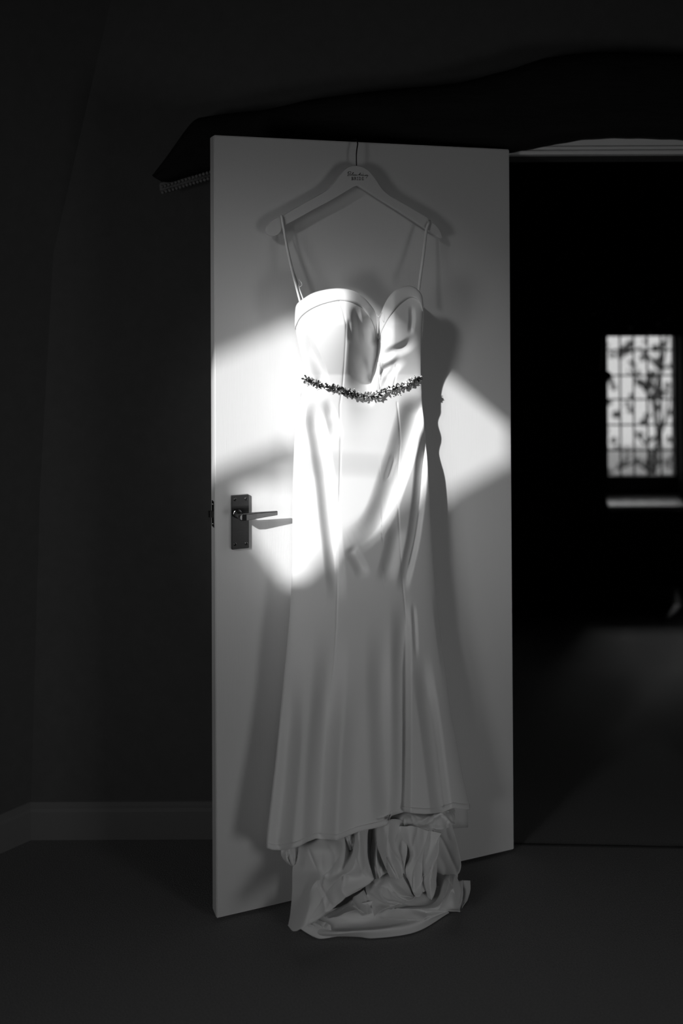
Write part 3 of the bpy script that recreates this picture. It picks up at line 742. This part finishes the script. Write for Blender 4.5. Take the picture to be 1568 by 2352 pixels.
obj('lettering', bm, M_INK, hanger)

# ------------------------------------------------------------------ room beyond the doorway
YFW = 5.0
wa, wb = YPL(1390, 773, YFW), YPL(1548, 1166, YFW)
wx0, wx1, wz1, wz0 = wa.x, YPL(1552, 1000, YFW + .1).x, wa.z, wb.z
bm = bmesh.new()
bx(bm, -1.2, YFW, 0, wx0, YFW + .16, TOPZ); bx(bm, wx1, YFW, 0, 2.7, YFW + .16, TOPZ)
bx(bm, wx0, YFW, 0, wx1, YFW + .16, wz0); bx(bm, wx0, YFW, wz1, wx1, YFW + .16, TOPZ)
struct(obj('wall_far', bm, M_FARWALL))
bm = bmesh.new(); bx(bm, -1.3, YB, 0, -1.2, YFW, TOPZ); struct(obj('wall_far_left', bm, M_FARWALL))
bm = bmesh.new(); bx(bm, -1.2, YFW - .015, 0, 2.6, YFW, .09); struct(obj('baseboard_far', bm, M_DARK))
YG = YFW + .10
gx = [YPL(x, 930, YG).x for x in (1393, 1424, 1455, 1486.5, 1517.5, 1546)]
gz_ = [YPL(1470, y, YG).z for y in (768, 804, 862, 917, 975.5, 1034, 1092)]
bm = bmesh.new()
bx(bm, wx0, YG - .02, wz0 + .0, wx1, YG + .03, gz_[-1]); bx(bm, wx0, YG - .02, wz0, gx[0], YG + .03, wz1); bx(bm, gx[-1], YG - .02, wz0, wx1, YG + .03, wz1)
bx(bm, wx0, YG - .02, gz_[0] + .0, wx1, YG + .03, wz1)
for k in range(2): bx(bm, wx0, YG - .03, wz0 + .03 + k * .03, wx1, YG - .02, wz0 + .036 + k * .03)
win = struct(obj('window_1', bm, M_DARK))
bm = bmesh.new(); 
sa, sb = YPL(1470, 1133, YG - .02).z, YPL(1470, 1163, YFW - .045).z
fbox(bm, Vector((wx0, YFW - .045, sb - .02)), Vector((wx1 - wx0, 0, 0)), Vector((0, YG + .025 - YFW, sa - sb)), Vector((0, 0, .02)), .003); obj('window_sill', bm, M_WHITE, win)
for i in range(1, 5):
    bm = bmesh.new(); bx(bm, gx[i] - .0042, YG - .004, gz_[-1], gx[i] + .0042, YG + .004, gz_[0], .001); obj('glazing_bar', bm, M_LEAD, win)
for i in range(1, 6):
    bm = bmesh.new(); bx(bm, gx[0], YG - .004, gz_[i] - .004, gx[-1], YG + .004, gz_[i] + .004, .001); obj('glazing_bar', bm, M_LEAD, win)
for i in range(5):
    for j in range(6):
        bm = bmesh.new(); t = random.uniform(-.002, .002)
        vs = [bm.verts.new(q) for q in ((gx[i], YG + t, gz_[j + 1]), (gx[i + 1], YG - t, gz_[j + 1]), (gx[i + 1], YG - t, gz_[j]), (gx[i], YG + t, gz_[j]))]
        vs2 = [bm.verts.new(v_.co + Vector((0, .0015, 0))) for v_ in vs]
        bm.faces.new(vs); bm.faces.new(vs2[::-1])
        for k in range(4): bm.faces.new((vs[k], vs[(k + 1) % 4], vs2[(k + 1) % 4], vs2[k]))
        obj('pane', bm, M_GLASS, win)
# short dark curtain left of the window, gathered by a holdback
cu = bpy.data.objects.new('window_curtain', None); C.objects.link(cu)
tag(cu, 'short dark pleated curtain left of the small leaded window in the far room', 'curtain')
rows = []
for yy, wdt in ((768, 1.0), (800, .98), (830, .9), (850, .75)):
    xs = np.linspace(1334, 1334 + 52 * wdt + (6 if yy > 840 else 0), 60)
    rows.append([list(YPL(x, yy, YFW - .06 - .018 * math.sin(k * .9))) for k, x in enumerate(xs)])
grid_mesh('curtain_panel', np.array(rows), 60, 4, M_CLOTH, cu, thick=.002)
bm = bmesh.new(); hbp = YPL(1393, 863, YFW - .07)
bmesh.ops.create_uvsphere(bm, u_segments=20, v_segments=14, radius=.024, matrix=Matrix.Translation(hbp))
tube(bm, [hbp, YPL(1372, 864, YFW - .03), YPL(1366, 864, YFW + .01)], .012, 10)
obj('holdback', bm, M_DARK, cu, True)
bm = bmesh.new(); tube(bm, [YPL(1328, 767, YFW - .06), YPL(1400, 767, YFW - .06)], .008, 10); tube(bm, [YPL(1332, 767, YFW - .06), YPL(1332, 767, YFW + .01)], .006, 8)
obj('curtain_rail', bm, M_DARK, cu)
# dim hanging decoration above the window
de = bpy.data.objects.new('hanging_decoration', None); C.objects.link(de)
tag(de, 'dim garland of dark leaves with a few pale beads above the far window', 'decoration')
bm = bmesh.new()
gp = [YPL(x, y, YFW - .05) for x, y in ((1352, 664), (1400, 694), (1450, 712), (1500, 706), (1550, 670))]
gpc = crom(np.array([list(p) for p in gp]), 60)
tube(bm, [Vector(p) for p in gpc], .004, 6); obj('stem', bm, M_BARK, de)
bm = bmesh.new()
for k in range(150):
    c = Vector(gpc[random.randint(0, 59)]) + Vector((random.uniform(-.02, .02), random.uniform(-.03, .02), random.gauss(-.04, .06)))
    c.y = min(c.y, YFW - .02); c.z = max(c.z, YPL(1470, 752, YFW).z)
    a = Vector((random.uniform(-1, 1), random.uniform(-.4, .4), random.uniform(-1, 1))).normalized() * .02; b = a.cross(Vector((0, 1, .3))).normalized() * .008
    vs = [bm.verts.new(q) for q in (c - a, c + b, c + a, c - b)]; bm.faces.new(vs)
o = obj('leaves', bm, M_DARK, de); o['kind'] = 'stuff'
for (x, y, r) in ((1492, 764, .010), (1499, 691, .008), (1364, 721, .007), (1447, 752, .009), (1511, 744, .008), (1535, 732, .007)):
    bm = bmesh.new(); bmesh.ops.create_icosphere(bm, subdivisions=2, radius=r, matrix=Matrix.Translation(YPL(x, y, YFW - .12)))
    obj('bead', bm, M_GLINT, de, True)
# garden outside
bm = bmesh.new(); bx(bm, -8, YFW + .3, -.6, 40, 90, -.5); struct(obj('ground', bm, M_GRASS))
tr = bpy.data.objects.new('garden_tree', None); C.objects.link(tr); tr.location = (0, 0, 0)
tag(tr, 'leafy tree seen blurred through the leaded window of the far room', 'tree')
YT = 7.2
bm = bmesh.new()
base = YPL(1520, 1300, YT); base.z = -.5
tube(bm, [base] + [YPL(x, y, YT + dy) for x, y, dy in ((1512, 1180, 0), (1500, 1090, .1), (1512, 1000, 0), (1500, 920, .1), (1518, 850, 0), (1530, 780, .1), (1540, 700, 0))], [.035, .03, .022, .018, .016, .014, .012, .01], 8)
for br in (((1500, 920), (1470, 880), (1440, 850)), ((1512, 1000), (1480, 1020), (1455, 990)), ((1518, 850), (1470, 800), (1430, 815)), ((1500, 1090), (1460, 1060), (1410, 1080)), ((1512, 1000), (1530, 960), (1536, 900))):
    tube(bm, [YPL(x, y, YT + random.uniform(-.1, .1)) for x, y in br], [.016, .011, .005], 6)
obj('trunk', bm, M_BARK, tr, True)
bm = bmesh.new()
cl = [(1435, 803, 12), (1448, 790, 9), (1424, 815, 8), (1475, 822, 7), (1505, 800, 9), (1512, 830, 10), (1497, 862, 11), (1490, 885, 12), (1512, 905, 14), (1468, 878, 8), (1509, 935, 10), (1415, 952, 9), (1478, 970, 8), (1486, 955, 7),
      (1470, 1000, 8), (1500, 1045, 10), (1490, 1065, 11), (1508, 1060, 9), (1465, 1060, 7), (1405, 815, 6), (1455, 840, 6), (1410, 890, 5), (1440, 1050, 5), (1530, 1060, 5), (1533, 900, 5), (1410, 1010, 5), (1448, 910, 5)]
rl = random.Random(5)
cl += [(rl.uniform(1392, 1546), rl.uniform(780, 1090), rl.uniform(3, 7)) for k in range(34)]
for (x, y, s) in cl:
    for k in range(int(s * s * .8) + 14):
        a = random.random() * 6.3; r = s * random.random() ** .6
        c = YPL(x + r * math.cos(a), y + r * math.sin(a), YT + random.uniform(-.25, .25))
        d1 = Vector((random.uniform(-1, 1), random.uniform(-1, 1), random.uniform(-1, 1))).normalized() * .014
        d2 = d1.orthogonal().normalized() * .008
        bm.faces.new([bm.verts.new(q) for q in (c - d1, c + d2, c + d1, c - d2)])
for k in range(1400):                   # crown outside the view
    a = random.random() * 6.3; r = random.random() ** .5
    c = YPL(1530 + 150 * r * math.cos(a), 700 + 170 * r * math.sin(a), YT + random.uniform(-.4, .4))
    px = 784 + (c.x) / c.y * F
    if 1380 < px < 1560 and c.z < YPL(1470, 760, YT).z: continue
    d1 = Vector((random.uniform(-1, 1), random.uniform(-1, 1), random.uniform(-1, 1))).normalized() * .03
    d2 = d1.orthogonal().normalized() * .015
    bm.faces.new([bm.verts.new(q) for q in (c - d1, c + d2, c + d1, c - d2)])
o = obj('foliage', bm, M_LEAF, tr); o['kind'] = 'stuff'

# ------------------------------------------------------------------ put each empty at the base of its thing
def rebase(root, base):
    base = Vector(base); root.location = base
    for ch in root.children: ch.location = ch.location - base
fb = DP(830, 2000, .1)
rebase(dress, (fb.x, fb.y, 0))
rebase(hanger, DP(818, 430, .03))
rebase(cu, YPL(1360, 850, YFW - .06))
rebase(de, YPL(1450, 740, YFW - .05))
rebase(tr, base)
